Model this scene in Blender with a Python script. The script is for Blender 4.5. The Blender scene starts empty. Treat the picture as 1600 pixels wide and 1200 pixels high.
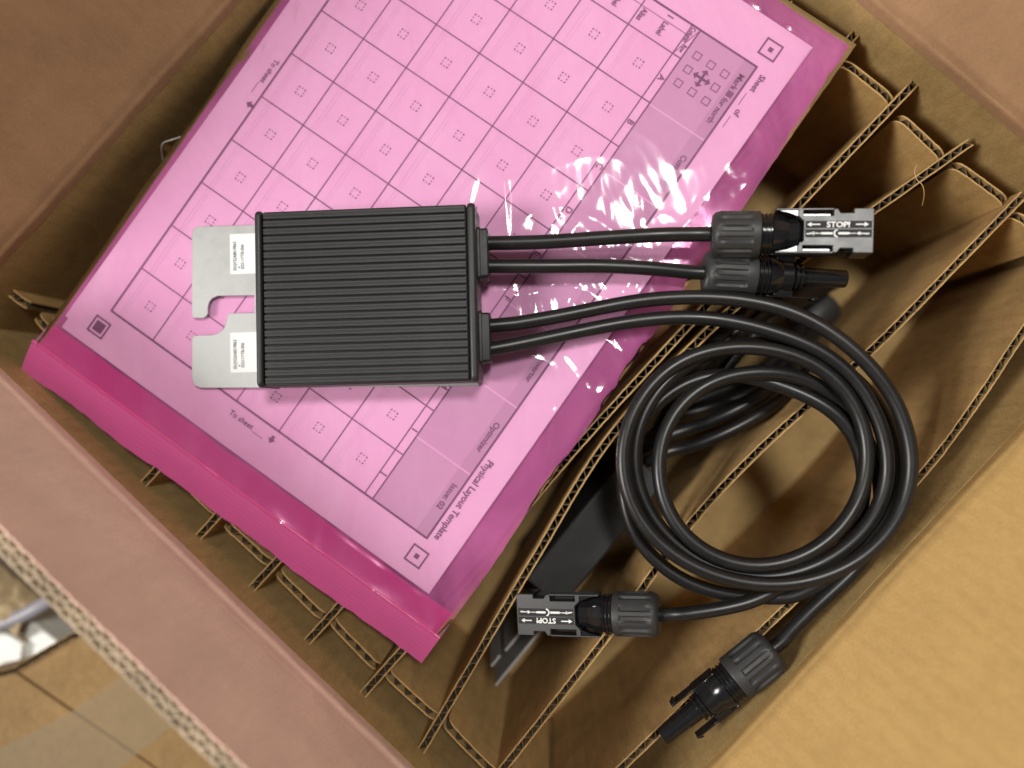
import bpy, bmesh, math, random
import numpy as np
from mathutils import Vector, Matrix, Quaternion, noise
random.seed(7)
S = bpy.context.scene
COL = S.collection
MM = 0.001

# ------------------------------------------------------------------ camera, world, lamps, exposure
FPX, CAMZ = 1200.0, 344.0                 # focal length in photo pixels, camera height (mm) above the sheet
nad = Vector(((862-800)/FPX, -(640-600)/FPX, -1)).normalized()      # where straight-down lies in the view
CQ = nad.rotation_difference(Vector((0, 0, -1)))
cam = bpy.data.cameras.new('camera'); camo = bpy.data.objects.new('camera', cam); COL.objects.link(camo)
cam.sensor_width = 36; cam.lens = 36*FPX/1600; cam.clip_start = 0.01; cam.clip_end = 50
camo.location = (0, 0, CAMZ*MM); camo.rotation_mode = 'QUATERNION'; camo.rotation_quaternion = CQ
cam.dof.use_dof = True; cam.dof.focus_distance = 0.330; cam.dof.aperture_fstop = 2.6
S.camera = camo
world = bpy.data.worlds.new('World'); S.world = world; world.use_nodes = True
bg = world.node_tree.nodes['Background']; bg.inputs[0].default_value = (1.0, 0.97, 0.93, 1); bg.inputs[1].default_value = 0.085
def area(name, loc, target, sx, sy, power, col):
    l = bpy.data.lights.new(name, 'AREA'); l.shape = 'RECTANGLE'; l.size = sx; l.size_y = sy; l.energy = power; l.color = col
    o = bpy.data.objects.new(name, l); COL.objects.link(o); o.location = loc
    o.rotation_euler = (Vector(target)-Vector(loc)).to_track_quat('-Z', 'Y').to_euler(); return o
area('ceiling_lamp', (0.21, 0.40, 1.45), (0, 0, 0), 0.24, 0.18, 14.0, (1.0, 0.965, 0.91))
area('ceiling_lamp_far', (-1.75, -0.30, 1.60), (0, 0, 0), 0.6, 0.6, 46.0, (1.0, 0.955, 0.89))
S.view_settings.view_transform = 'Standard'; S.view_settings.look = 'None'; S.view_settings.exposure = 0.0; S.view_settings.gamma = 1
S.render.engine = 'CYCLES'
S.cycles.transparent_max_bounces = 24; S.cycles.max_bounces = 10; S.cycles.diffuse_bounces = 5

# ------------------------------------------------------------------ helpers (all lengths in mm)
def P(px, py, z=0.0):
    d = CQ @ Vector(((px-800)/FPX, -(py-600)/FPX, -1))
    t = (z-CAMZ)/d.z
    return Vector((0, 0, CAMZ)) + d*t
W = {}
def tag(o, label=None, cat=None, group=None, kind=None):
    if label: o['label'] = label
    if cat: o['category'] = cat
    if group: o['group'] = group
    if kind: o['kind'] = kind
    return o
def link(o, parent=None, M=None):
    COL.objects.link(o)
    W[o.name] = M.copy() if M is not None else Matrix()
    o.matrix_basis = W[o.name]
    if parent:
        o.parent = parent; o.matrix_parent_inverse = W[parent.name].inverted()
    return o
def thing(name, loc_mm, label, cat, group=None, rotz=0.0):
    o = bpy.data.objects.new(name, None); o.empty_display_size = 0.01
    link(o, None, Matrix.Translation(Vector(loc_mm)*MM) @ Matrix.Rotation(rotz, 4, 'Z'))
    return tag(o, label, cat, group)
def sm(me, ang=40):
    me.polygons.foreach_set('use_smooth', [True]*len(me.polygons))
    try: me.set_sharp_from_angle(angle=math.radians(ang))
    except Exception: pass
def obj(name, vf, mat, parent=None, M=None, smooth=None, bevel=0.0, segs=2):
    v, f = vf
    me = bpy.data.meshes.new(name); me.from_pydata([(a[0]*MM, a[1]*MM, a[2]*MM) for a in v], [], f); me.update()
    bm = bmesh.new(); bm.from_mesh(me); bmesh.ops.recalc_face_normals(bm, faces=bm.faces); bm.to_mesh(me); bm.free()
    me.materials.append(mat)
    if smooth: sm(me, smooth)
    o = bpy.data.objects.new(name, me)
    link(o, parent, M)
    if bevel:
        b = o.modifiers.new('bevel', 'BEVEL'); b.width = bevel*MM; b.segments = segs; b.limit_method = 'ANGLE'; b.angle_limit = math.radians(35)
        sm(me, 50)
    return o
def merge(*vfs):
    V, F = [], []
    for v, f in vfs:
        n = len(V); V += list(v); F += [tuple(i+n for i in q) for q in f]
    return V, F
def box(x0, x1, y0, y1, z0, z1):
    v = [(x, y, z) for x in (x0, x1) for y in (y0, y1) for z in (z0, z1)]
    return v, [(0,1,3,2), (4,6,7,5), (0,4,5,1), (2,3,7,6), (0,2,6,4), (1,5,7,3)]
def prism(poly, z0, z1):
    n = len(poly)
    v = [(p[0], p[1], z0) for p in poly]+[(p[0], p[1], z1) for p in poly]
    return v, [tuple(range(n))[::-1], tuple(range(n, 2*n))]+[(i, (i+1) % n, n+(i+1) % n, n+i) for i in range(n)]
def quadsheet(a, b, c, d): return [tuple(a), tuple(b), tuple(c), tuple(d)], [(0, 1, 2, 3)]
def catmull(pts, step):
    pts = [np.array(p, float) for p in pts]
    pts = [2*pts[0]-pts[1]]+pts+[2*pts[-1]-pts[-2]]
    out = []
    for i in range(1, len(pts)-2):
        p0, p1, p2, p3 = pts[i-1:i+3]
        L = np.linalg.norm(p2-p1); n = max(2, int(L/step*2))
        for k in range(n):
            t = k/n
            out.append(0.5*((2*p1)+(-p0+p2)*t+(2*p0-5*p1+4*p2-p3)*t*t+(-p0+3*p1-3*p2+p3)*t**3))
    out.append(pts[-2])
    return resample(np.array(out), step)
def resample(a, step):
    d = np.r_[0, np.cumsum(np.linalg.norm(np.diff(a, axis=0), axis=1))]
    n = max(2, int(round(d[-1]/step))+1); s = np.linspace(0, d[-1], n)
    return np.stack([np.interp(s, d, a[:, k]) for k in range(a.shape[1])], 1)
def tube(pts, r, seg=20, cap=True):
    pts = [Vector(p) for p in pts]; n = len(pts)
    V, F = [], []
    t = (pts[1]-pts[0]).normalized(); nrm = t.orthogonal().normalized()
    for i in range(n):
        a, b = pts[max(i-1, 0)], pts[min(i+1, n-1)]
        t2 = (b-a).normalized(); nrm = (t.rotation_difference(t2) @ nrm); nrm = (nrm-t2*nrm.dot(t2)).normalized(); t = t2
        bi = t.cross(nrm); rr = r(i) if callable(r) else r
        for k in range(seg):
            an = 2*math.pi*k/seg; V.append(tuple(pts[i]+(nrm*math.cos(an)+bi*math.sin(an))*rr))
    for i in range(n-1):
        for k in range(seg):
            F.append((i*seg+k, i*seg+(k+1) % seg, (i+1)*seg+(k+1) % seg, (i+1)*seg+k))
    if cap: F += [tuple(range(seg))[::-1], tuple(range((n-1)*seg, n*seg))]
    return V, F
def lathe(prof, seg=48, mod=None, caps=True):        # profile of (x, r) round the local X axis
    V, F = [], []
    for x, r in prof:
        for k in range(seg):
            a = 2*math.pi*k/seg; rr = r-(mod(x, a) if mod else 0)
            V.append((x, rr*math.cos(a), rr*math.sin(a)))
    n = len(prof)
    for i in range(n-1):
        for k in range(seg): F.append((i*seg+k, i*seg+(k+1) % seg, (i+1)*seg+(k+1) % seg, (i+1)*seg+k))
    if caps: F += [tuple(range(seg))[::-1], tuple(range((n-1)*seg, n*seg))]
    return V, F
_dg = None
def text_vf(s, size, align='LEFT'):
    cu = bpy.data.curves.new('t', 'FONT'); cu.body = s; cu.size = size; cu.align_x = align; cu.resolution_u = 3; cu.offset = size*0.018
    o = bpy.data.objects.new('t', cu); COL.objects.link(o)
    dg = bpy.context.evaluated_depsgraph_get(); me = bpy.data.meshes.new_from_object(o.evaluated_get(dg))
    v = [tuple(p.co) for p in me.vertices]; f = [tuple(p.vertices) for p in me.polygons]
    bpy.data.objects.remove(o); bpy.data.meshes.remove(me); bpy.data.curves.remove(cu)
    return v, f
def nz(x, y=0.0, z=0.0): return noise.noise((x, y, z))

# ------------------------------------------------------------------ materials
def mat(name):
    m = bpy.data.materials.new(name); m.use_nodes = True; nt = m.node_tree; return m, nt, nt.nodes['Principled BSDF']
def ramp(nt, src, stops):
    r = nt.nodes.new('ShaderNodeValToRGB'); el = r.color_ramp.elements
    while len(el) < len(stops): el.new(0.5)
    for e, (p, c) in zip(el, stops): e.position = p; e.color = (*c, 1)
    nt.links.new(src, r.inputs[0]); return r.outputs[0]
def ntex(nt, scale, detail=3, rough=0.55, stretch=None, dist=0.0):
    tc = nt.nodes.new('ShaderNodeTexCoord'); n = nt.nodes.new('ShaderNodeTexNoise')
    n.inputs['Scale'].default_value = scale; n.inputs['Detail'].default_value = detail; n.inputs['Roughness'].default_value = rough; n.inputs['Distortion'].default_value = dist
    src = tc.outputs['Object']
    if stretch:
        mp = nt.nodes.new('ShaderNodeMapping'); mp.inputs['Scale'].default_value = stretch[:3]
        if len(stretch) > 3: mp.inputs['Rotation'].default_value = (0, 0, stretch[3])
        nt.links.new(src, mp.inputs[0]); src = mp.outputs[0]
    nt.links.new(src, n.inputs['Vector']); return n.outputs[0]
def mixc(nt, fac, a, b, mode='MIX'):
    m = nt.nodes.new('ShaderNodeMix'); m.data_type = 'RGBA'; m.blend_type = mode
    for s, v in ((m.inputs[0], fac), (m.inputs[6], a), (m.inputs[7], b)):
        if isinstance(v, bpy.types.NodeSocket): nt.links.new(v, s)
        elif isinstance(v, (int, float)): s.default_value = v
        else: s.default_value = (*v, 1)
    return m.outputs[2]
def bump(nt, b, h, strength, dist):
    n = nt.nodes.new('ShaderNodeBump'); n.inputs['Strength'].default_value = strength; n.inputs['Distance'].default_value = dist
    nt.links.new(h, n.inputs['Height']); nt.links.new(n.outputs[0], b.inputs['Normal'])
def kraft(name, base, var=0.10, gr=1.0, ang=None):
    m, nt, b = mat(name)
    d = tuple(c*(1-var*1.6) for c in base); l = tuple(min(1, c*(1+var)) for c in base)
    c1 = ramp(nt, ntex(nt, 38, 4), [(0.3, d), (0.7, l)])
    c2 = ramp(nt, ntex(nt, 900, 3, 0.7), [(0.3, (1-0.20*gr, 1-0.22*gr, 1-0.26*gr)), (0.62, (1+0.06*gr,)*3)])
    c3 = ramp(nt, ntex(nt, 260, 2, 0.6, (1, 1, 0.25)), [(0.25, (1-0.14*gr, 1-0.15*gr, 1-0.17*gr)), (0.6, (1+0.03*gr,)*3)])
    spk = ramp(nt, ntex(nt, 2600, 1, 0.5), [(0.72, (1, 1, 1)), (0.80, (0.62, 0.55, 0.48))])
    c = mixc(nt, 1.0, mixc(nt, 1.0, mixc(nt, 1.0, c1, c2, 'MULTIPLY'), c3, 'MULTIPLY'), spk, 'MULTIPLY')
    if ang is not None:                      # the flutes of the board telegraph faintly through its liner
        tc = nt.nodes.new('ShaderNodeTexCoord'); mp = nt.nodes.new('ShaderNodeMapping'); mp.vector_type = 'POINT'; mp.inputs['Rotation'].default_value = (0, 0, -ang)
        wv = nt.nodes.new('ShaderNodeTexWave'); wv.inputs['Scale'].default_value = 41.3; wv.inputs['Distortion'].default_value = 0.6; wv.inputs['Detail'].default_value = 1
        nt.links.new(tc.outputs['Object'], mp.inputs[0]); nt.links.new(mp.outputs[0], wv.inputs['Vector'])
        c = mixc(nt, 1.0, c, ramp(nt, wv.outputs[1], [(0.0, (0.965, 0.96, 0.955)), (0.6, (1, 1, 1))]), 'MULTIPLY')
    nt.links.new(c, b.inputs['Base Color']); b.inputs['Roughness'].default_value = 0.78
    b.inputs['Specular IOR Level'].default_value = 0.25
    bump(nt, b, ntex(nt, 700, 3, 0.6), 0.25, 0.0003)
    b2 = nt.nodes.new('ShaderNodeBump'); b2.inputs['Strength'].default_value = 0.2; b2.inputs['Distance'].default_value = 0.004      # dents and handling creases
    nt.links.new(ntex(nt, 22, 3, 0.5, None, 0.7), b2.inputs['Height'])
    nt.links.new(b2.outputs[0], [n for n in nt.nodes if n.type == 'BUMP' and n != b2][0].inputs['Normal'])
    return m
def plain(name, col, rough, spec=0.5, nscale=0, nvar=0.15, bstr=0.0, metal=0.0, bdist=0.0002, dust=0.0):
    m, nt, b = mat(name)
    b.inputs['Roughness'].default_value = rough; b.inputs['Specular IOR Level'].default_value = spec; b.inputs['Metallic'].default_value = metal
    b.inputs['Base Color'].default_value = (*col, 1)
    if nscale:
        n = ntex(nt, nscale, 4, 0.65)
        nt.links.new(ramp(nt, n, [(0.3, tuple(c*(1-nvar) for c in col)), (0.7, tuple(min(1, c*(1+nvar)) for c in col))]), b.inputs['Base Color'])
        if dust:                              # dust specks and faint smears
            base = b.inputs['Base Color'].links[0].from_socket
            sp = ramp(nt, ntex(nt, 1500, 2, 0.6), [(0.69, (0, 0, 0)), (0.76, (dust, dust, dust))]); sm_ = ramp(nt, ntex(nt, 55, 4, 0.6, (1, 3, 1)), [(0.5, (0, 0, 0)), (0.8, (dust*0.10,)*3)])
            nt.links.new(mixc(nt, 1.0, mixc(nt, 1.0, base, sp, 'ADD'), sm_, 'ADD'), b.inputs['Base Color'])
        r = nt.nodes.new('ShaderNodeMapRange'); r.inputs[3].default_value = rough*0.8; r.inputs[4].default_value = min(1, rough*1.25)
        nt.links.new(ntex(nt, nscale*0.13, 3), r.inputs[0]); nt.links.new(r.outputs[0], b.inputs['Roughness'])
        if bstr: bump(nt, b, n, bstr, bdist)
    return m
BA = math.radians(47.6)
K_DIV = kraft('kraft_divider', (0.49, 0.318, 0.135), ang=BA)
K_DIVX = kraft('kraft_cross_divider', (0.54, 0.35, 0.145), ang=BA-math.pi/2)
K_FLUTE = kraft('kraft_fluting', (0.15, 0.108, 0.062), 0.15)  # darker than the board: shade inside the flute holes put into the colour
K_WALL = kraft('kraft_wall', (0.43, 0.295, 0.125))
K_FLAP = kraft('kraft_flap', (0.48, 0.308, 0.118), 0.035, 0.45, BA)
K_GLOW = kraft('kraft_bag_glow', (0.40, 0.235, 0.13), 0.06, 0.5)  # plain kraft tinted with the pink light bounced off the bag
K_GLOW_PALE = kraft('kraft_pale_bag_glow', (0.74, 0.49, 0.39), 0.05, 0.35)  # kraft lightened and pinked to paint in the bag's bounce light
K_MED = kraft('kraft_pale_fluting', (0.52, 0.41, 0.29), 0.15)
K_OUT = kraft('kraft_outer', (0.31, 0.195, 0.085))
PAPER = plain('paper', (0.84, 0.83, 0.84), 0.6, 0.3, 300, 0.02)
INK = plain('ink', (0.14, 0.12, 0.15), 0.6, 0.2)
INK_B = plain('ink_black', (0.03, 0.03, 0.03), 0.6, 0.2)
INK_L = plain('ink_pale', (0.72, 0.70, 0.73), 0.6, 0.2)
BAND = plain('print_grey', (0.60, 0.59, 0.61), 0.6, 0.2, 120, 0.03)
BAND_D = plain('print_grey_dark', (0.52, 0.51, 0.53), 0.6, 0.2)
WHITE = plain('white_print', (0.82, 0.82, 0.82), 0.5, 0.3)
ALU = plain('zinc_plate', (0.46, 0.47, 0.475), 0.48, 0.5, 1500, 0.06, 0.05, 0.75)
HOUS = plain('black_anodised', (0.020, 0.0215, 0.023), 0.48, 0.5, 2500, 0.25, 0.18, 0.0, 0.0001, 0.10)
CAPM = plain('black_cap', (0.020, 0.021, 0.022), 0.45, 0.5, 2500, 0.2, 0.12, 0.0, 0.0001)
RUB = plain('cable_rubber', (0.010, 0.010, 0.0105), 0.36, 0.5, 700, 0.3, 0.05, 0.0, 0.0002, 0.05)
NUT = plain('nut_plastic', (0.030, 0.030, 0.031), 0.5, 0.5, 1200, 0.15, 0.10)
GLOSS = plain('gloss_plastic', (0.010, 0.010, 0.011), 0.18, 0.5, 500, 0.2)
FEM = plain('housing_plastic', (0.032, 0.033, 0.035), 0.38, 0.6, 900, 0.15, 0.06)
GSHADE = plain('marking_shade_black', (0.02, 0.02, 0.022), 0.62, 0.3)
STICK = plain('sticker_white', (0.84, 0.86, 0.88), 0.45, 0.4)
def film(name, tcol, dcol, dens, rough=0.08, bstr=0.12, tlm=0.15, cloud=0.0):
    m, nt, b = mat(name); nt.nodes.remove(b); out = nt.nodes['Material Output']
    tr = nt.nodes.new('ShaderNodeBsdfTransparent'); tr.inputs[0].default_value = (*tcol, 1)
    di = nt.nodes.new('ShaderNodeBsdfDiffuse'); di.inputs[0].default_value = (*dcol, 1)
    tl = nt.nodes.new('ShaderNodeBsdfTranslucent'); tl.inputs[0].default_value = (*dcol, 1)
    gl = nt.nodes.new('ShaderNodeBsdfGlossy'); gl.inputs['Roughness'].default_value = rough; gl.inputs[0].default_value = (1, 1, 1, 1)
    m1 = nt.nodes.new('ShaderNodeMixShader'); m1.inputs[0].default_value = tlm
    nt.links.new(di.outputs[0], m1.inputs[1]); nt.links.new(tl.outputs[0], m1.inputs[2])
    m2 = nt.nodes.new('ShaderNodeMixShader'); m2.inputs[0].default_value = dens
    if cloud:                                 # diffuse share varies in soft random patches
        mr = nt.nodes.new('ShaderNodeMapRange'); mr.inputs[1].default_value = 0.3; mr.inputs[2].default_value = 0.7; mr.inputs[3].default_value = dens-cloud; mr.inputs[4].default_value = dens+cloud
        nt.links.new(ntex(nt, 26, 4, 0.6, (1.0, 0.45, 1, 0.7), 1.2), mr.inputs[0]); nt.links.new(mr.outputs[0], m2.inputs[0])
    nt.links.new(tr.outputs[0], m2.inputs[1]); nt.links.new(m1.outputs[0], m2.inputs[2])
    m3 = nt.nodes.new('ShaderNodeMixShader')
    fr = nt.nodes.new('ShaderNodeFresnel'); fr.inputs[0].default_value = 1.45
    bp = nt.nodes.new('ShaderNodeBump'); bp.inputs['Strength'].default_value = bstr; bp.inputs['Distance'].default_value = 0.0006
    nt.links.new(ntex(nt, 70, 3, 0.5, (1, 0.55, 1, 0.6), 0.8), bp.inputs['Height'])
    nt.links.new(bp.outputs[0], gl.inputs['Normal'])
    nt.links.new(fr.outputs[0], m3.inputs[0]); nt.links.new(m2.outputs[0], m3.inputs[1]); nt.links.new(gl.outputs[0], m3.inputs[2])
    nt.links.new(m3.outputs[0], out.inputs[0]); return m
FILM = film('pink_film', (0.97, 0.71, 0.885), (0.84, 0.33, 0.64), 0.15, 0.09, cloud=0.08)
FILM_B = film('pink_film_back', (0.93, 0.58, 0.86), (0.78, 0.28, 0.60), 0.50, cloud=0.14)
LIP = film('pink_lip', (0.95, 0.40, 0.74), (1.0, 0.14, 0.50), 0.58, 0.25)
ZIP = film('pink_zip', (0.95, 0.45, 0.80), (1.0, 0.19, 0.56), 0.72, 0.26, 0.06)
ZIPR = film('pink_zip_ridge', (0.95, 0.25, 0.55), (1.0, 0.16, 0.45), 0.9, 0.3, 0.1)
CLEAR = film('clear_film', (0.93, 0.93, 0.93), (0.75, 0.75, 0.75), 0.13, 0.12, 0.3)

# ------------------------------------------------------------------ the cardboard box
BA = math.radians(47.6)                               # direction of the long dividers
E1 = Vector((math.cos(BA), math.sin(BA), 0)); E2 = Vector((math.sin(BA), -math.cos(BA), 0))
ZF, ZT, ZB = 19.0, -4.0, -130.0                       # fold, divider tops, box floor
def ab(px, py, z): p = P(px, py, z); return p.dot(E1), p.dot(E2)
def lim(i, pts, z): return sum(ab(*p, z)[i] for p in pts)/len(pts)
A0 = lim(0, [(180, 750), (500, 1087)], ZF); A1 = lim(0, [(1360, 0), (1600, 198)], ZF)
B0 = lim(1, [(359, 0), (19, 375)], ZF); B1 = lim(1, [(1567, 700), (1200, 1117)], ZF)
print('BOX', A0, A1, B0, B1)
def AB(a, b, z): return E1*a+E2*b+Vector((0, 0, z))
cbox = thing('cardboard_box', AB((A0+A1)/2, (B0+B1)/2, ZB-7), 'open brown cardboard box that holds the dividers, bag and optimizer', 'box')
obj('floor_pad', (lambda v, f: ([tuple(AB(a, b, z)) for a, b, z in v], f))(*box(A0-6.5, A1+6.5, B0-6.5, B1+6.5, ZB-6, ZB)), K_WALL, cbox)
def wallpart(which, flap_len, tilt, seed, fm):
    # cross-section in (lateral outwards, z), swept along the fold
    n = 90
    lo, hi = ((B0, B1) if which in ('a0', 'a1') else (A0, A1))
    def put(s, l, z):
        l += 0.5*nz(s*0.012, z*0.02, seed)
        if which == 'a0': return tuple(AB(A0-l, s, z))
        if which == 'a1': return tuple(AB(A1+l, s, z))
        if which == 'b0': return tuple(AB(s, B0-l, z))
        return tuple(AB(s, B1+l, z))
    def sweep(prof, lo, hi, jig=0.0):
        V, F = [], []; m = len(prof)
        for i in range(n+1):
            s = lo+(hi-lo)*i/n
            for k, (l, z) in enumerate(prof): V.append(put(s, l+jig*nz(s*0.07, k*0.6, seed+3), z+jig*nz(s*0.05, k*0.9, seed+9)))
        for i in range(n):
            for k in range(m):
                F.append((i*m+k, i*m+(k+1) % m, (i+1)*m+(k+1) % m, (i+1)*m+k))
        F += [tuple(range(m))[::-1], tuple(range(n*m, n*m+m))]
        return V, F
    w = sweep([(0, ZB), (0, -100), (0, -60), (0, -20), (0, 0), (0, 12), (6.5, 12), (6.5, -60), (6.5, ZB)], lo-(0 if which[0] == 'b' else 6.5), hi+(0 if which[0] == 'b' else 6.5))
    wo = obj('wall', w, K_WALL, cbox, smooth=35)
    c, s_ = math.cos(tilt), math.sin(tilt)
    def fl(d, o=0.0): return (0.5+d*s_+o*c, ZF+3.4+d*c-o*s_)
    inner = [(0.05, 12.1), (-0.1, 15), (-0.35, 17.6), (-0.3, 19.0), (0.25, 20.0), (0.7, 21.0)]+[fl(d) for d in ([1.0, 3.0, 8.0] if flap_len < 20 else [1, 3, 8, 20, 40, 70, 105, 140, flap_len])]
    outer = [fl(flap_len if flap_len > 20 else 8.0, 6.4), fl(3.0, 6.4), (6.5, 19), (6.5, 12.1)]
    fo = obj('flap', sweep(inner+outer, lo-6, hi+6, 0.25), fm, cbox, smooth=50)
    return fo, fl
wallpart('b0', 190, math.radians(24), 1.3, K_GLOW)
wallpart('a1', 190, math.radians(24), 5.1, K_GLOW)
wallpart('b1', 190, math.radians(40), 8.8, K_FLAP)
flapLL, flf = wallpart('a0', 8.0, math.radians(5), 12.2, K_GLOW_PALE)

# corrugated board: ribbons swept along a plan path
def ribbon(path, off, th, z0, ztop, seed, jit=0.12):
    n = len(path); V, F = [], []
    for i in range(n):
        a, b = path[max(i-1, 0)], path[min(i+1, n-1)]
        t = b-a; t = t/np.linalg.norm(t); nn = np.array([-t[1], t[0]])
        o = off(i) if callable(off) else off
        zt = ztop(i)+jit*random.uniform(-1, 1)
        for l, z in ((o-th/2, z0), (o+th/2, z0), (o+th/2, zt), (o-th/2, zt)):
            q = path[i][:2]+nn*l; V.append((q[0], q[1], z))
    for i in range(n-1):
        for k in range(4): F.append((i*4+k, i*4+(k+1) % 4, (i+1)*4+(k+1) % 4, (i+1)*4+k))
    F += [(0, 1, 2, 3), (n*4-4, n*4-3, n*4-2, n*4-1)]
    return V, F
def corrugated(path, t, z0, ztop, seed, pitch=6.4):
    ph = random.uniform(0, 6.28); n = len(path)
    d = np.r_[0, np.cumsum(np.linalg.norm(np.diff(path, axis=0), axis=1))]
    wob = [0.10*nz(d[i]*0.25, seed*3.1) for i in range(n)]
    half = t/2-0.30
    cr = [1-0.14*max(0.0, nz(d[i]*0.07, seed*1.7, 2.0)) for i in range(n)]          # crushed stretches
    a = ribbon(path, lambda i: half*cr[i]+wob[i]*0.9+0.10*nz(d[i]*0.6, 4.0, seed), 0.62, z0, ztop, seed)
    b = ribbon(path, lambda i: -half*cr[i]+wob[i]*0.9+0.10*nz(d[i]*0.6, 9.0, seed), 0.62, z0, ztop, seed)
    def wv(i):
        x = math.sin(2*math.pi*d[i]/pitch+ph+1.3*nz(d[i]*0.11, seed)); return (half*cr[i]-0.28)*max(-1, min(1, 1.15*x))+wob[i]*0.9
    c = ribbon(path, wv, 0.55, z0, lambda i: ztop(i)-0.25, seed, 0.3)
    return a, b, c
# LL flap continues as a double-wall board whose fluted edge rises close to the lens
SGN = 1.0 if Vector((-E2.y, E2.x, 0)).dot(E1) > 0 else -1.0        # which side of the board faces into the box
def ll_board():
    zt = 86.0; path = np.array([[*(AB(A0-0.5-3.6, b, 0)[:2])] for b in np.linspace(B0-4, B1+4, 430)])
    nrm = np.array([-E1.x, -E1.y])
    parts = []
    z0 = ZF+3.4+6.0
    zz = lambda i: zt+0.8*nz(i*0.02, 3.3)
    for off, th in ((3.5, 0.9), (0.1, 1.0), (-3.5, 1.0)): parts.append(('liner' if off*SGN > 1 else 'back_liner', ribbon(path, off, th, z0, zz, 1, 0.3)))
    d = np.r_[0, np.cumsum(np.linalg.norm(np.diff(path, axis=0), axis=1))]
    for off, am, pt in ((1.7, 1.3, 6.6), (-1.6, 1.35, 7.6)):
        parts.append(('fluting', ribbon(path, lambda i: off+am*max(-1, min(1, 1.2*math.sin(2*math.pi*d[i]/pt+nz(d[i]*0.05)))), 1.25, z0, zz, 1, 0.4)))
    return parts
_p = AB(A0, 0, ZF+3.4)*MM
TL = Matrix.Translation(_p) @ Matrix.Rotation(math.radians(5), 4, E2) @ Matrix.Translation(-_p)
if (TL @ (_p+Vector((0, 0, 0.05)))-_p).dot(E1) > 0: TL = Matrix.Translation(_p) @ Matrix.Rotation(math.radians(-5), 4, E2) @ Matrix.Translation(-_p)
for nm, vf in ll_board(): obj(nm, vf, K_GLOW_PALE if nm == 'liner' else K_MED, flapLL, TL, smooth=50)

# ------------------------------------------------------------------ dividers
def plan(pxs, z=ZT): return [np.array(P(x, y, z)[:2]) for x, y in pxs]
long_px = [
    [(66, 585), (480, 135), (865, -320)],
    [(155, 657), (560, 215), (955, -240)],
    [(224, 756), (640, 300), (1048, -160)],
    [(307, 842), (725, 380), (1140, -80)],
    [(391, 922), (815, 460), (1233, -2)],
    [(476, 1007), (910, 526), (1337, 52)],
    [(558, 1095), (740, 890), (912, 687), (1106, 476), (1243, 326), (1429, 130)],
    [(657, 1175), (733, 1047), (833, 877), (956, 680), (1121, 504), (1235, 418), (1356, 335), (1518, 221)],
    [(762, 1232), (949, 994), (1076, 822), (1196, 694), (1363, 546), (1500, 407), (1600, 304)],
    [(858, 1305), (971, 1200), (1189, 987), (1340, 845), (1450, 730), (1535, 615), (1600, 517), (1694, 392)],
]
long_lab = [
    'divider strip under the bag\'s left corner, nearest the upper left wall',
    'divider strip under the bag, its end just hidden by the pink zip edge',
    'divider strip whose end pokes out highest along the pink zip edge',
    'divider strip end poking from the zip edge, second one down that row',
    'divider strip end poking from the zip edge, third one down that row',
    'divider strip reaching the bag\'s far corner at upper right, under the whole bag',
    'straight divider strip passing just beside the right edge of the pink bag',
    'bowed divider strip pressed against the black device in the cell',
    'divider strip passing under the middle of the cable coil',
    'divider strip nearest the bright lower right wall, with the small male connector on it',
]
LONG = []
for i, (pp, lb) in enumerate(zip(long_px, long_lab)):
    path = catmull(plan(pp), 0.95); LONG.append(path)
    t = thing('divider_strip', (path[0][0], path[0][1], ZB), lb, 'divider', 'long cardboard divider strips')
    a, b, c = corrugated(path, 3.9, ZB+0.3, lambda k: ZT, i+1.0)
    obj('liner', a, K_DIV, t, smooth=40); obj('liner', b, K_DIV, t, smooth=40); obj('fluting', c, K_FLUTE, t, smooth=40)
def cross(ptsets, label, seed, ztop):
    base = P(*ptsets[0][0], ZB)
    t = thing('cross_divider', base, label, 'divider', 'cross dividers slotted over the long strips')
    for j, (p, q) in enumerate(ptsets):
        a, b = plan([p, q]); u = (b-a)/np.linalg.norm(b-a)
        path = resample(np.array([a, (a+b)/2+0.5*np.array([-u[1], u[0]])*nz(j*1.7, seed), b]), 0.95); L = len(path)*0.95
        def zt(k, L=L):
            d = min(k*0.95, L-k*0.95); r = 6.0
            return ztop-(0 if d >= r else (r-math.sqrt(max(0, r*r-(r-d)**2)))*0.8)
        x, y, z = corrugated(path, 4.1, ZB+0.3, zt, seed+j)
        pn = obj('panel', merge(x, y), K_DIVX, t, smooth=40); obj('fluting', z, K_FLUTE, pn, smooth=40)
LLc = [((-40, 412), (38, 476)), ((50, 490), (100, 545)), ((108, 562), (167, 628)), ((182, 648), (252, 714)), ((266, 732), (336, 802)), ((348, 817), (418, 881)), ((430, 894), (502, 965)), ((515, 970), (588, 1045)), ((602, 1053), (681, 1124)), ((695, 1132), (778, 1216)), ((792, 1230), (852, 1288)), ((866, 1302), (900, 1336))]
URc = [((840, -262), (905, -212)), ((925, -196), (1000, -140)), ((1018, -125), (1090, -68)), ((1108, -52), (1180, 0)), ((1228, 18), (1306, 68)), ((1320, 90), (1399, 152)), ((1410, 176), (1480, 242)), ((1498, 252), (1580, 312)), ((1594, 330), (1650, 380)), ((1690, 402), (1720, 432))]
cross(LLc, 'cross divider along the pink zip edge at lower left', 21.0, ZT-1.0)
cross(URc, 'cross divider with rounded panel corners along the upper right wall', 41.0, ZT-3.0)

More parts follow.
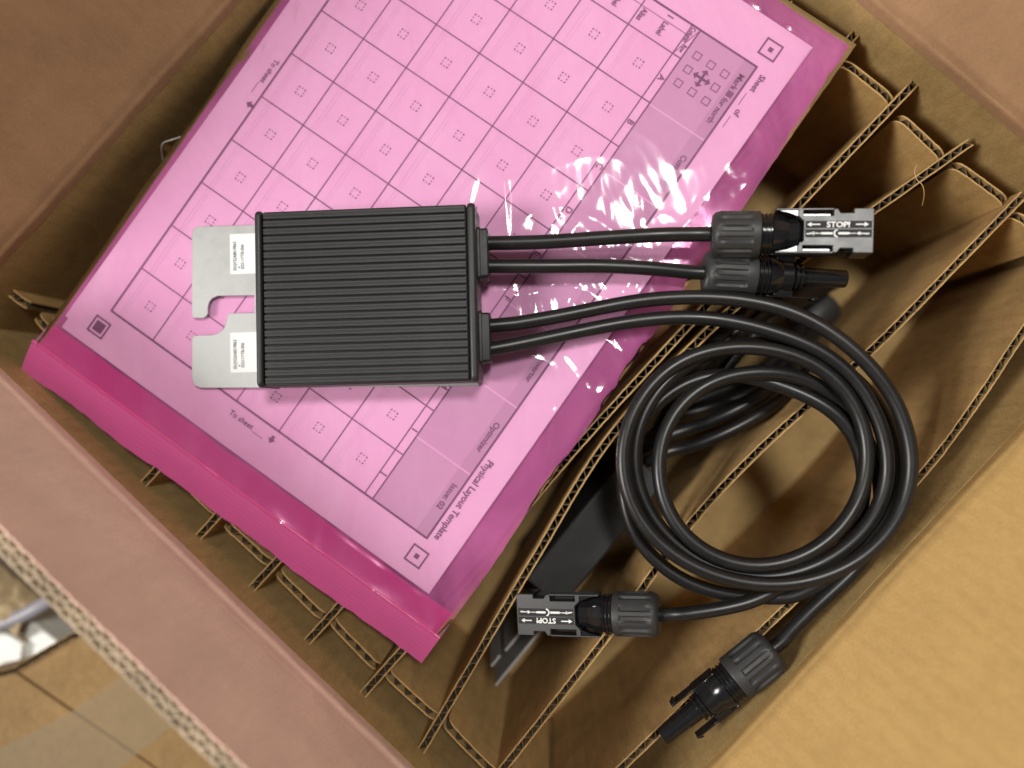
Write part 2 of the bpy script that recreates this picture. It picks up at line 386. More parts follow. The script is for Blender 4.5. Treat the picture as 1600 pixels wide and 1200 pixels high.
# ------------------------------------------------------------------ printed sheet (document coordinates: x right, y down, in mm)
U = Vector((math.cos(math.radians(-35.0)), math.sin(math.radians(-35.0)), 0)); Vv = Vector((-U.y, U.x, 0))
cBR = (P(671, 928)+P(1265, 77))/2
TRc = cBR+Vv*148.5; 
def D(x, y, z=0.0): p = TRc-Vv*x-U*y; return (p.x, p.y, z)
def docof(px, py): p = P(px, py)-TRc; return (-p.dot(Vv), -p.dot(U))
print('doc frame', docof(1184, 102), docof(669, 840), docof(177, 484))
def dq(x0, x1, y0, y1, z): return quadsheet(D(x0, y0, z), D(x0, y1, z), D(x1, y1, z), D(x1, y0, z))
sheet_v, sheet_f = prism([D(0, 0)[:2], D(0, 210)[:2], D(297, 210)[:2], D(297, 0)[:2]], -0.2, 0.0)
sheet = tag(obj('layout_sheet', (sheet_v, sheet_f), PAPER), 'printed layout template sheet with grid lying inside the pink bag', 'paper sheet')
r2 = lambda x, y: D(x*math.cos(0.012)-y*math.sin(0.012)-1.6, x*math.sin(0.012)+y*math.cos(0.012)-0.5)[:2]
tag(obj('paper_sheet', prism([r2(0, 0), r2(0, 209), r2(296, 209), r2(296, 0)], -0.75, -0.45), PAPER), 'blank second sheet peeking out under the printed sheet at its top corner', 'paper sheet')
L1, L2, L3 = [], [], []          # dark lines, pale lines, grey
ZP = 0.12
FX0, FX1, FY0, FY1 = 19.7, 277.3, 15.0, 195.0
HB, LR_ = FY0+30.2, FY0+34.6
RH = 15.6; CW = (FX1-FX0-RH)/10; RW = (FY1-LR_)/6
def hl(x0, x1, y, w, L=L1, z=ZP): L.append(dq(x0, x1, y-w/2, y+w/2, z))
def vl(x, y0, y1, w, L=L1, z=ZP): L.append(dq(x-w/2, x+w/2, y0, y1, z))
for y in (FY0, FY1): hl(FX0-0.4, FX1+0.4, y, 1.0)
for x in (FX0, FX1): vl(x, FY0+0.4, FY1-0.4, 1.0)
hl(FX0, FX1, HB, 0.7, z=ZP+0.04); hl(FX0, FX1, LR_, 0.58)
for k in range(10): vl(FX0+RH+CW*k, HB, FY1, 0.58, z=ZP+0.02)
for r in range(1, 6): hl(FX0, FX1, LR_+RW*r, 0.58)
vl(FX0+5.0, LR_, FY1, 0.3, z=ZP+0.02)
for r in range(6):
    y = LR_+RW*(r+1)
    hl(FX0+RH, FX1, y-4.4, 0.16, L2); hl(FX0+RH, FX1, y-6.0, 0.14, L2)
    for k in range(10):
        cx, cy, h = FX0+RH+CW*(k+0.5), LR_+RW*(r+0.42), 1.75
        for i in (-1, 0, 1):
            o = i*1.47
            hl(cx+o-0.30, cx+o+0.30, cy-h, 0.50, z=ZP+0.03); hl(cx+o-0.30, cx+o+0.30, cy+h, 0.50, z=ZP+0.03)
            vl(cx-h, cy+o-0.30, cy+o+0.30, 0.50, z=ZP+0.05); vl(cx+h, cy+o-0.30, cy+o+0.30, 0.50, z=ZP+0.05)
def dline(x0, y0, x1, y1, w, z=ZP+0.06):
    d = Vector((x1-x0, y1-y0)).normalized(); n = Vector((-d.y, d.x))*w/2
    L1.append(quadsheet(D(x0+n.x, y0+n.y, z), D(x1+n.x, y1+n.y, z), D(x1-n.x, y1-n.y, z), D(x0-n.x, y0-n.y, z)))
dline(FX0, HB, FX0+RH, LR_, 0.3)
hw = 36.55
cuts = [FX0+0.4]+[40.6+hw*k-0.0+ (FX0-19.7) for k in range(6)]+[FX1-0.4]
cuts = [FX0+0.4]+[FX0+21.0*0+40.4+hw*k for k in range(6)]+[FX1-0.4]
for k in range(7):
    a, b = cuts[k]+(0.35 if k else 0), cuts[k+1]-(0.35 if k < 6 else 0)
    L3.append(dq(a, b, FY0+6.3, HB-0.35, 0.06))
strip = [dq(cuts[k]+(0.35 if k else 0), cuts[k+1]-(0.35 if k < 6 else 0), FY0+0.4, FY0+6.3, 0.06) for k in range(7)]
def sq(cx, cy, h, w, z=ZP+0.05):
    hl(cx-h-w/2, cx+h+w/2, cy-h, w, z=z); hl(cx-h-w/2, cx+h+w/2, cy+h, w, z=z); vl(cx-h, cy-h+w/2, cy+h-w/2, w, z=z); vl(cx+h, cy-h+w/2, cy+h-w/2, w, z=z)
for px, inner in (((1204, 78), 1.1), ((651, 869), 1.1), ((155, 511), 2.5)):
    x, y = docof(*px); sq(x, y, 3.9, 0.8); L1.append(dq(x-inner, x+inner, y-inner, y+inner, ZP))
ccx, ccy = docof(1096, 123)
for i in (-1, 0, 1):
    for j in (-1, 0, 1):
        if i or j: sq(ccx+i*7.4, ccy+j*7.4, 1.6, 0.4)
for ang in range(4):
    c, s = [(1, 0), (0, 1), (-1, 0), (0, -1)][ang]
    R_ = lambda x, y: D(ccx+x*c-y*s, ccy+x*s+y*c, ZP+0.05+0.01*ang)
    L1.append(quadsheet(R_(0, -0.6), R_(2.6, -0.6), R_(2.6, 0.6), R_(0, 0.6)))
    L1.append(([R_(2.6, -1.9), R_(4.5, 0), R_(2.6, 1.9)], [(0, 1, 2)]))
T1 = []
def txt(s, x, y, size, rot=0.0, align='LEFT', z=0.3, xs=1.0):
    v, f = text_vf(s, size, align); c, sn = math.cos(rot), math.sin(rot)
    obj('printed_text', ([D(x+(a[0]*xs*c-a[1]*sn), y-(a[0]*xs*sn+a[1]*c), z) for a in v], f), INK, sheet)
for k, ch in enumerate('ABCDEFGHIJ'): txt(ch, FX0+RH+CW*(k+0.5), LR_-0.8, 4.2, align='CENTER')
x, y = docof(1182, 112); y = FY0-6.0; txt('Sheet', x, y+2.6, 3.9)
hl(x+10.5, x+17, FY0-2.9, 0.3); txt('of', x+18.6, y+2.6, 3.9); hl(x+23, x+29, FY0-2.9, 0.3)
txt('Mark', cuts[0]+6.0, FY0+4.6, 4.0); L1.append(dq(cuts[0]+15.0, cuts[0]+18.0, FY0+1.5, FY0+4.5, ZP)); txt('for north', cuts[0]+19.0, FY0+4.6, 3.8, xs=0.95)
for k, s in ((1, 'Customer'), (4, 'Inverter'), (5, 'Optimizer'), (6, 'Issue: 02')): txt(s, (cuts[k]+cuts[k+1])/2-(3 if k == 6 else 0), FY0+4.7, 3.8, align='CENTER')
txt('Physical Layout Template', FX1-2.0, FY0-2.4, 4.5, align='RIGHT', xs=0.93)
txt('1', FX0+2.4, LR_+RW*0.42+1.5, 4.2, align='CENTER'); txt('Label', FX0+5.5, LR_+RW*0.42+1.5, 3.8, xs=0.86); txt('Alias', FX0+5.5, LR_+RW-1.4, 3.8, xs=0.86)
txt('2', FX0+2.4, LR_+RW*1.42+1.5, 4.2, align='CENTER'); txt('Label', FX0+5.5, LR_+RW*1.42+1.5, 3.8, xs=0.86); txt('Alias', FX0+5.5, LR_+RW*2-1.4, 3.8, xs=0.86)
txt('Column', FX0+0.8, HB+3.9, 3.2, xs=0.75); txt('Row', FX0+9.5, HB+2.7, 2.8, xs=0.75)
x, y = docof(436, 96); txt('To sheet', x, y+2.0, 3.5); 
def arrow(x, y, rot):
    c, s = math.cos(rot), math.sin(rot); R_ = lambda a, b: D(x+a*c-b*s, y+a*s+b*c, ZP)
    L1.append(quadsheet(R_(-1.6, -0.8), R_(0, -0.8), R_(0, 0.8), R_(-1.6, 0.8))); L1.append(([R_(0, -1.9), R_(2.2, 0), R_(0, 1.9)], [(0, 1, 2)]))
hl(x+13.2, x+19, y+2.4, 0.3); x, y = docof(391, 164); arrow(x, y, math.pi/2)
x, y = docof(361, 641); txt('To sheet', x+1.8, y, 3.6, rot=math.pi/2); vl(x+2.2, y-19.5, y-13.6, 0.3); x, y = docof(425, 686); arrow(x, y, 0.0)
obj('printed_lines', merge(*L1), INK, sheet); obj('printed_guides', merge(*L2), INK_L, sheet)
obj('printed_header', merge(*L3), BAND, sheet); obj('printed_header_strip', merge(*strip), BAND_D, sheet)

# ------------------------------------------------------------------ pink zip bag: film grids in document coordinates
bx0 = -13.0; xw0, xw1 = -13.5, 297+12.5          # document x range (short ends) and y range
_, yR = docof(1009, 517)
yT = -15.5; yB = 210+6.5
print('bag', docof(1320, 80), docof(692, 998), docof(55, 535), docof(30, 577), docof(660, 1041), docof(447, 0), docof(250, 300), docof(1069, 437), docof(823, 800))
CREASE = []
for x0, y0, x1, y1, hh, ww in [(784, 250, 793, 372, 0.7, 1.3), (743, 272, 731, 325, 0.6, 1.6), (798, 436, 810, 498, 0.6, 1.2), (826, 440, 829, 498, 0.6, 1.2), (815, 520, 822, 560, 0.6, 1.6), (470, 10, 465, 50, 0.6, 1.6), (419, 70, 411, 104, 0.6, 1.6), (403, 78, 378, 108, 0.7, 1.8), (880, 560, 912, 604, 0.5, 1.3), (905, 590, 870, 625, 0.5, 1.5), (940, 430, 990, 470, 0.5, 1.6), (860, 300, 870, 350, 0.5, 1.6), (1000, 300, 1010, 350, 0.5, 1.5), (395, 145, 388, 168, 0.5, 1.3), (640, 790, 690, 860, 0.35, 2.2), (300, 330, 250, 300, 0.4, 2.0)]:
    a_, b_ = P(x0, y0), P(x1, y1); CREASE.append((a_.x, a_.y, b_.x, b_.y, hh, ww))
def wrinkle(x, y):
    p = D(x, y); X, Y = p[0], p[1]
    # stronger crumples beside the cables, calm over the rest of the sheet
    px_ = (X-28)/62.0; py_ = (Y-52)/48.0
    g = math.exp(-(px_*px_+py_*py_)); e = 1.0 if (y < 2 or x < -2 or x > 299) else 0.0
    r = 1-abs(noise.noise((X*0.030+3, Y*0.055, 1.0)))*2; r2_ = 1-abs(noise.noise((X*0.075, Y*0.035+7, 4.0)))*2
    r3_ = 1-abs(noise.noise((X*0.17+Y*0.05+2, Y*0.05-X*0.012, 9.0)))*2
    calm = 0.16*noise.noise((X*0.02, Y*0.02, 2.0))
    h = 0.95+calm+g*(0.75*max(0, r)**3+0.50*max(0, r2_)**4+0.34*max(0, r3_)**2)
    for (ax, ay, bx, by, hh, ww) in CREASE:
        dx, dy = bx-ax, by-ay; t = max(0.0, min(1.0, ((X-ax)*dx+(Y-ay)*dy)/(dx*dx+dy*dy)))
        q = (X-ax-t*dx)**2+(Y-ay-t*dy)**2
        if q < 60: h += hh*math.exp(-q/(ww*ww))*(1-abs(2*t-1)**3*0.7)
    if e: h += 0.35*max(0, r2_)**2+0.35*noise.noise((X*0.05, Y*0.05, 6.0))+0.10*noise.noise((X*0.2, Y*0.2, 6.0))
    return min(h, 2.6)
def grid(x0, x1, y0, y1, nx, ny, fn):
    V = []; F = []
    for i in range(nx+1):
        for j in range(ny+1):
            x, y = x0+(x1-x0)*i/nx, y0+(y1-y0)*j/ny; q = fn(x, y); V.append(D(q[0], q[1], q[2]))
    for i in range(nx):
        for j in range(ny): a = i*(ny+1)+j; F.append((a, a+1, a+ny+2, a+ny+1))
    return V, F
XZ = docof(692, 998)[0]                              # the crease where the zip band starts
def edgefall(x, y, lo=0.0):
    d = min(x-xw0, y-yT, yB-y)
    return lo if d <= 0 else min(1.0, d/3.0)
def top(x, y):
    f = edgefall(x, y); h = wrinkle(x, y)
    s = max(0.0, (x-(XZ-16))/16); h += 2.2*s*s                            # the film climbs to the zip
    yy = y+(1.2*nz(x*0.02, 3.0)+0.35*nz(x*0.2, 1.0) if y < yT+1 else (0.8*nz(x*0.02, 8.0)+0.25*nz(x*0.2, 5.0) if y > yB-1 else 0))
    return (x, yy, -0.9+f*(h+0.9))
def bot(x, y):
    t = top(x, y); s = max(0.0, (x-(XZ-16))/16)
    return (t[0], t[1], -1.15-0.9*math.exp(-((nz(x*0.03, y*0.03, 3)+0.3)**2)*9)*0.5+2.4*s*s*0.9)
bag = thing('zip_bag', D(148, 105, -2), 'pink anti-static zip bag holding the printed sheets, lying on the dividers', 'bag')
obj('front_film', grid(xw0, XZ, yT, yB, 270, 190, top), FILM, bag, smooth=80)
obj('back_film', grid(xw0, XZ, yT, yB, 90, 60, bot), FILM_B, bag, smooth=80)
ZW = 15.5
def zipf(x, y):
    s = (x-XZ)/ZW
    z = 2.45-5.6*s**1.25 + (0.02*math.sin(s*46) if 0.18 < s < 0.85 else 0)+0.5*nz(y*0.03, s)*s
    xx = x+(1.6*nz(y*0.03, 2.2)+0.5*nz(y*0.15, 8.0))*s**2
    sl = (y-yT)/(yB-yT)
    return (xx, y, z)
obj('zip_lip', grid(XZ-11.5, XZ-0.5, yT+0.6, yB-0.6, 14, 90, lambda x, y: (lambda q: (q[0]+(1.2*nz(y*0.04, 5.0) if x < XZ-11 else 0), q[1], q[2]-0.55))(top(x, y))), LIP, bag, smooth=80)
zp = obj('zip_strip', grid(XZ, XZ+ZW, yT+0.3, yB-0.3, 44, 150, zipf), ZIP, bag, smooth=80)
obj('zip_back', grid(XZ+0.3, XZ+ZW-0.2, yT+0.5, yB-0.5, 6, 90, lambda x, y: (lambda q: (q[0], q[1], q[2]-1.0))(zipf(x, y))), ZIP, zp, smooth=80)
obj('zip_ridge', tube([D(XZ-0.2, y, 2.35+0.15*nz(y*0.05)) for y in np.linspace(yT+0.3, yB-0.3, 90)], 0.75, 10), ZIPR, zp, smooth=60)

# ------------------------------------------------------------------ connectors
def nutmod(x, a):
    k = (a*13/(2*math.pi)) % 1.0
    g = 1.0 if k < 0.42 else 0.0
    e = max(0.0, min(1.0, (x-2.6)/1.2, (17.0-x)/0.8)); return 0.95*g*e
def nutprof(L):
    return [(0.2, 4.2), (0.0, 6.5), (0.3, 8.0), (1.2, 9.2), (2.6, 9.75)]+[(x, 10.0) for x in np.linspace(3.2, 16.4, 6)]+[(17.2, 10.0), (L-1, 10.0), (L-0.3, 9.8), (L, 9.2), (L, 6.0)]
def frame(p0, p1, roll=0.0):
    p0, p1 = Vector(p0), Vector(p1); x = (p1-p0).normalized(); y = Vector((0, 0, 1)).cross(x).normalized(); z = x.cross(y)
    M = Matrix((x, y, z)).transposed().to_4x4(); M = M @ Matrix.Rotation(roll, 4, 'X')
    return Matrix.Translation(p0*MM) @ M
def rings(x0, x1, r, n, d=0.55):
    pr = [(x0, r-1)]
    w = (x1-x0)/n
    for i in range(n): a = x0+i*w; pr += [(a+0.1*w, r-d), (a+0.25*w, r), (a+0.6*w, r), (a+0.75*w, r-d)]
    return pr+[(x1, r-1)]
def marks():
    out = []
    def q(x0, x1, y0, y1): out.append(quadsheet((x0, y0, 0), (x1, y0, 0), (x1, y1, 0), (x0, y1, 0)))
    def tri(x, y, d, w=0.95, l=1.7): out.append(([(x, y-w, 0), (x+d*l, y, 0), (x, y+w, 0)], [(0, 1, 2)] if d > 0 else [(2, 1, 0)]))
    yt = 2.6
    v, f = text_vf('STOP!', 3.2, 'CENTER'); out.append(([(51.3+a[0]*1.08, yt-1.2+a[1], 0) for a in v], f))
    v, f = text_vf('STOP!', 3.3, 'CENTER'); 
    for ox, oy in ((51.38, -1.14),): out.append(([(ox+a[0]*1.08, yt+oy+a[1], 0.01+abs(oy)*0.01) for a in v], f))
    q(40.6, 44.2, yt-0.25, yt+0.25); tri(40.6, yt, -1); q(58.2, 61.6, yt-0.25, yt+0.25); tri(61.6, yt, 1)
    yb = -1.2
    q(38.8, 40.4, yb-0.45, yb+0.05); q(40.0, 43.0, yb-0.2, yb+0.3); tri(41.2, yb, 1, 0.8, 1.4); q(44.6, 49.2, yb-0.45, yb+0.45); q(43.0, 45, yb-0.15, yb+0.15)
    arc = [(51.4+1.6*math.cos(a), yb+1.6*math.sin(a)) for a in np.linspace(math.radians(100), math.radians(260), 9)]
    for (a, b), (c, d) in zip(arc[:-1], arc[1:]):
        n = Vector((d-b, a-c)).normalized()*0.32; out.append(quadsheet((a-n.x, b-n.y, 0.02), (c-n.x, d-n.y, 0.02), (c+n.x, d+n.y, 0.02), (a+n.x, b+n.y, 0.02)))
    q(51.4, 55.8, yb-0.45, yb+0.45); q(55.8, 58.4, yb-0.15, yb+0.15); tri(60.0, yb, -1, 0.8, 1.5); q(60.0, 63.6, yb-0.3, yb+0.15); q(62.0, 63.4, yb-0.5, yb-0.1)
    return merge(*out)
MARKS = marks()
def female(parent, M, label=None):
    h = 6.9
    slab = [(37.6, -4.2), (35.2, -6.4), (35.2, -9.3), (37.4, -9.3), (37.4, -6.35), (49.4, -6.35), (49.4, -9.3), (51.0, -9.3), (52.2, -7.5), (57.4, -7.5), (57.4, -9.4), (65.3, -9.4)]
    slab = slab+[(x, -y) for x, y in slab[::-1]]
    body = merge(prism(slab, h-2.6, h))
    low = merge(box(36, 57.6, -8.2, 8.2, -6.9, h-3.6), box(57.7, 65.1, -9.2, 9.2, -6.9, h-2.65))
    rails = merge(box(26.4, 49.5, 8.85, 9.5, h-4.5, h-0.05), box(26.4, 49.5, -9.5, -8.85, h-4.5, h-0.05))
    wedge = merge(prism([(26.4, 9.0), (35.3, 9.0), (35.3, 6.4), (31, 8.0)], -4, h-0.6), prism([(26.4, -9.0), (31, -8.0), (35.3, -6.4), (35.3, -9.0)], -4, h-0.6))
    M = M @ Matrix.Scale(0.955, 4)
    b = obj('female_connector', body, FEM, parent, M, bevel=0.28)
    if label: b['label'] = label
    obj('inner_shell', low, GLOSS, b, M, bevel=0.3); obj('rail', rails, FEM, b, M, bevel=0.12); obj('gusset', wedge, GLOSS, b, M)
    obj('neck', lathe([(25, 8.0), (25.4, 8.6), (29, 8.2), (31.5, 7.0), (32, 6.7), (36.0, 6.7), (38.0, 4.2), (38.2, 2)], 12), GLOSS, b, M, smooth=25)
    obj('thread', lathe(rings(20.5, 25.6, 8.9, 3), 40), GLOSS, b, M, smooth=30)
    obj('ridge', merge(box(38, 65.0, 0.35, 1.0, h, h+0.28)), FEM, b, M, bevel=0.1)
    obj('marking_shade', merge(box(38.3, 64.6, 1.05, 4.1, h-0.2, h+0.03), box(38.3, 64.6, -2.9, 0.3, h-0.2, h+0.03)), GSHADE, b, M)  # flush dark strips painting the groove shade behind the white markings
    obj('marking', ([(a[0], a[1], h+0.07+a[2]) for a in MARKS[0]], MARKS[1]), WHITE, b, M)
    obj('nut', lathe(nutprof(20.6), 78, nutmod), NUT, b, M, smooth=32)
    return b
def male(parent, M, label=None):
    b = obj('male_connector', lathe([(26.5, 8.0), (27, 8.7), (29.5, 8.4), (32, 7.3), (32.6, 7.0), (36.8, 7.0), (38.2, 5.6), (38.4, 3)], 16), GLOSS, parent, M, smooth=25)
    if label: b['label'] = label
    obj('thread', lathe(rings(21.6, 27.0, 8.9, 3), 40), GLOSS, b, M, smooth=30)
    obj('collar', merge(lathe([(38.2, 4.5), (38.4, 6.0), (39.4, 6.0), (39.6, 5.0), (40.4, 5.0), (40.6, 5.7), (41.6, 5.7), (42.0, 4.6), (42, 2)], 32)), GLOSS, b, M, smooth=30)
    obj('pin_tube', lathe([(41.8, 2.0), (42, 4.3), (60.6, 3.8), (61, 3.5), (61, 2.6), (55, 2.5), (55, 0.3)], 32), GLOSS, b, M, smooth=30)
    for s in (1, -1):
        y = [8.3*s, 9.4*s]; y.sort()
        obj('latch', merge(box(30, 38.0, min(6.0*s, 9.3*s), max(6.0*s, 9.3*s), -3.2, 3.2), box(26.5, 31, *y, -3.0, 3.0)), GLOSS, b, M, bevel=0.35)
        yy = sorted([8.5*s, 9.2*s]); pr = merge(box(38.0, 49.5, *yy, -2.4, 2.4), prism([(46.5, 9.2*s), (49.5, 9.2*s), (47.0, 10.3*s)], -2.4, 2.4))
        obj('prong', pr, GLOSS, b, M, bevel=0.12)
    obj('nut', lathe(nutprof(21.7), 78, nutmod), NUT, b, M, smooth=32)
    return b

# ------------------------------------------------------------------ the power optimizer on the bag
TH = math.radians(1.5)
cor = [P(397, 329, 28), P(738, 320, 28), P(748, 597, 28), P(404, 600, 28)]
OC = sum(cor, Vector())/4
OM = Matrix.Translation(Vector((OC.x, OC.y, 1.9))*MM) @ Matrix.Rotation(TH, 4, 'Z')       # local z=0 is the plate's underside
def loc(px, py, z): p = P(px, py, z)-Vector((OC.x, OC.y, 0)); c, s = math.cos(-TH), math.sin(-TH); return (p.x*c-p.y*s, p.x*s+p.y*c)
opt = thing('power_optimizer', (OC.x, OC.y, 1.9), 'black ribbed power optimizer with metal plate, cables and connectors lying on the pink bag', 'power optimizer')
HL, HW, HT = 46.8, 37.3, 26.2
hous = obj('housing', box(-HL+3.2, HL-3.8, -HW+0.2, HW-0.2, 2.2, HT-1.7), HOUS, opt, OM, bevel=0.6)
NR = 22; pit = (2*HW-1.6)/NR
ribv = None
rx0, rx1 = -HL+3.9, HL-4.3
w = pit-0.55
pf = [(-w/2, -1.8), (-w/2, -0.35), (-w/2+0.3, 0), (-0.32, 0.0), (-0.16, -0.16), (0.16, -0.16), (0.32, 0.0), (w/2-0.3, 0), (w/2, -0.35), (w/2, -1.8)]
ribme = None
for i in range(NR):
    y = -HW+0.8+pit*(i+0.5)
    if ribme is None:
        n = len(pf); v = [(rx0, a, b) for a, b in pf]+[(rx1, a, b) for a, b in pf]
        f = [tuple(range(n)), tuple(range(n, 2*n))[::-1]]+[(k, (k+1) % n, n+(k+1) % n, n+k) for k in range(n)]
        o = obj('rib', (v, f), HOUS, hous, OM @ Matrix.Translation(Vector((0, y, HT))*MM)); ribme = o.data
    else:
        link(bpy.data.objects.new('rib', ribme), hous, OM @ Matrix.Translation(Vector((0, y, HT))*MM))
def rrect(hx, hy, r, cx=0, cy=0, n=5):
    out = []
    for sx, sy, a0 in ((1, 1, 0), (-1, 1, 90), (-1, -1, 180), (1, -1, 270)):
        for k in range(n+1): a = math.radians(a0+90*k/n); out.append((cx+sx*(hx-r)+r*math.cos(a), cy+sy*(hy-r)+r*math.sin(a)))
    return out
def cap(x0, x1, lab):
    yz = rrect(HW+0.25, 12.05, 2.6, 0, 0)
    v = [(x0, a, b+14.4) for a, b in yz]+[(x1, a, b+14.4) for a, b in yz]; n = len(yz)
    f = [tuple(range(n)), tuple(range(n, 2*n))[::-1]]+[(k, (k+1) % n, n+(k+1) % n, n+k) for k in range(n)]
    return obj('end_cap', (v, f), CAPM, opt, OM, bevel=1.2, segs=3)
cap(-HL, -HL+2.9, ''); ec = cap(HL-3.4, HL, '')
pl = [(300, 366), (303, 357), (310, 354), (420, 351), (745, 345), (748, 603), (420, 606), (313, 606), (304, 602), (300, 592), (300, 531), (302, 525.5), (308, 524), (332, 523.5), (342, 520.5), (350, 513), (354, 503), (355, 494), (358, 490), (364, 489.5), (398, 489.0), (398, 461), (340, 462.5), (332, 466), (327, 472), (325, 480), (325, 490), (322, 495), (317, 497), (305, 497), (301.5, 495.5), (300, 491)]
plp = [loc(x, y, 3.2) for x, y in pl]
plp = [(x, y) for x, y in plp]
plate = obj('mounting_plate', prism(plp, 0.2, 1.5), ALU, opt, OM, bevel=0.15)
for (x0, y0, x1, y1) in ((359, 366, 404, 427), (359.5, 520, 404, 581)):
    a = loc(x0, y0, 3.5); b = loc(x1, y1, 3.5)
    st = obj('sticker', box(a[0], b[0], b[1], a[1], 1.5, 1.56), STICK, plate, OM)
    tl = []
    for s, dx, sz, wd in (('SN:JV22A8019863', 2.9, 2.1, 13.2), ('A', 4.6, 1.6, 0.9), ('02311YTB-006', 6.4, 2.0, 11.2)):
        v, f = text_vf(s, sz); sx = wd/max(q[0] for q in v)
        off = {'S': 1.6, 'A': 2.6, '0': 2.2}[s[0]]
        obj('printed_text', ([(a[0]+dx-q[1], b[1]+off+q[0]*sx, 1.62) for q in v], f), INK_B, plate, OM)
for px in ((757, 398), (758.5, 528.5)):
    a = loc(*px, 16.0)
    yz = rrect(10.6, 6.0, 1.2, a[1], 13.0)
    n = len(yz); v = [(HL-0.2, p, q) for p, q in yz]+[(HL+4.6, p, q) for p, q in yz]
    bs = obj('cable_boss', (v, [tuple(range(n)), tuple(range(n, 2*n))[::-1]]+[(k, (k+1) % n, n+(k+1) % n, n+k) for k in range(n)]), CAPM, opt, OM, bevel=0.5)
    yz = rrect(11.2, 6.6, 1.4, a[1], 13.0); v = [(HL-0.1, p, q) for p, q in yz]+[(HL+1.3, p, q) for p, q in yz]
    obj('flange', (v, [tuple(range(n)), tuple(range(n, 2*n))[::-1]]+[(k, (k+1) % n, n+(k+1) % n, n+k) for k in range(n)]), CAPM, bs, OM, bevel=0.3)
CR = 3.1
# connector frames
F1 = frame(P(1111, 366, 19), P(1356, 366, 27.5)); M1 = frame(P(1099, 426, 9), P(1322, 436, 7.5), 0.15)
F2 = frame(P(1031, 960, 7.5), P(814, 955, -8), 0.05); M2 = frame(P(1208, 1012, 5), P(1042, 1146, 6), -0.1)
def ptof(M): return tuple(M.translation/MM)
def axis(M): return M.to_3x3() @ Vector((1, 0, 0))
def zl(l): return [tuple(P(x, y, z)) for x, y, z in l]
def tail(M, n=2, st=6.0):
    p = Vector(ptof(M)); a = axis(M); return [tuple(p-a*st), tuple(p+a*2.0)] if n == 2 else [tuple(p+a*2.0)]
c1 = catmull(zl([(752, 380, 14.8), (768, 380, 14.8), (850, 378, 15.5), (950, 371.5, 17), (1030, 367, 18.5)])+tail(F1), 2.5)
c2 = catmull(zl([(752, 416, 14.8), (768, 416, 14.8), (860, 416, 14.0), (934, 415.5, 12.5), (1012, 419, 11)])+tail(M1), 2.5)
CX, CY = 1196, 721
def pol(phi, r, z): a = math.radians(phi); return (CX+r*math.sin(a), CY-r*math.cos(a), z)
c3p = [(752, 510, 14.8), (768, 509, 14.8), (840, 501, 14), (919, 484, 13), (997, 470, 13), (1060, 464, 14), (1137, 462, 17)]
c3p += [pol(*q) for q in [(11, 243, 19), (27, 231, 20), (45, 227, 21), (67, 232, 21), (90, 237, 20), (112, 234, 19), (135, 222, 18), (157, 206, 17), (180, 195, 17), (202, 200, 17), (225, 212, 17), (247, 226, 16.5), (270, 233, 16), (292, 229, 16), (315, 214, 15), (337, 196, 15), (360, 185, 15), (382, 181, 15), (405, 179, 15), (427, 173, 15), (450, 168, 15), (472, 165, 15), (495, 164, 16), (517, 168, 16), (540, 174, 16), (562, 178, 16), (585, 181, 16), (607, 180, 15), (630, 177, 14), (652, 172, 13), (675, 164, 12), (697, 154, 11), (720, 146, 10), (742, 147, 9), (765, 152, 8), (787, 162, 6), (810, 180, 5), (832, 205, 5), (850, 222, 5), (862, 224, 5)]]
c3p += [(1290, 928, 5), (1250, 966, 5)]
c4p = [(752, 546, 14.8), (768, 545, 14.8), (856, 528, 13), (950, 506, 11.5), (1028, 494, 11.5), (1090, 491, 12.5), (1140, 496, 13.5)]
c4p += [pol(*q) for q in [(4, 206, 14), (22, 199, 15), (42, 194, 15), (66, 195, 15), (90, 198, 14), (112, 197, 13), (135, 193, 12), (157, 190, 11), (180, 189, 11), (202, 191, 11), (225, 197, 11), (247, 206, 11), (270, 213, 11), (292, 213, 11), (315, 206, 10), (337, 196, 9), (360, 190, 8), (382, 190, 7), (405, 196, 7), (427, 206, 8), (450, 216, 9), (472, 215, 9), (495, 207, 8), (517, 205, 5), (532, 212, 3), (548, 219, 3), (565, 228, 3), (585, 240, 3), (607, 240, 3), (630, 228, 3), (652, 208, 3), (675, 183, 3), (697, 157, 4), (717, 136, 6), (737, 130, 8), (757, 138, 9), (780, 150, 9), (810, 158, 8), (835, 172, 5), (855, 190, 3), (868, 206, 3)]]
c4p += [(1217, 930, 3.5), (1155, 947, 5), (1092, 957, 7)]
c3 = catmull(zl(c3p)+tail(M2), 3.0); c4 = catmull(zl(c4p)+tail(F2), 3.0)
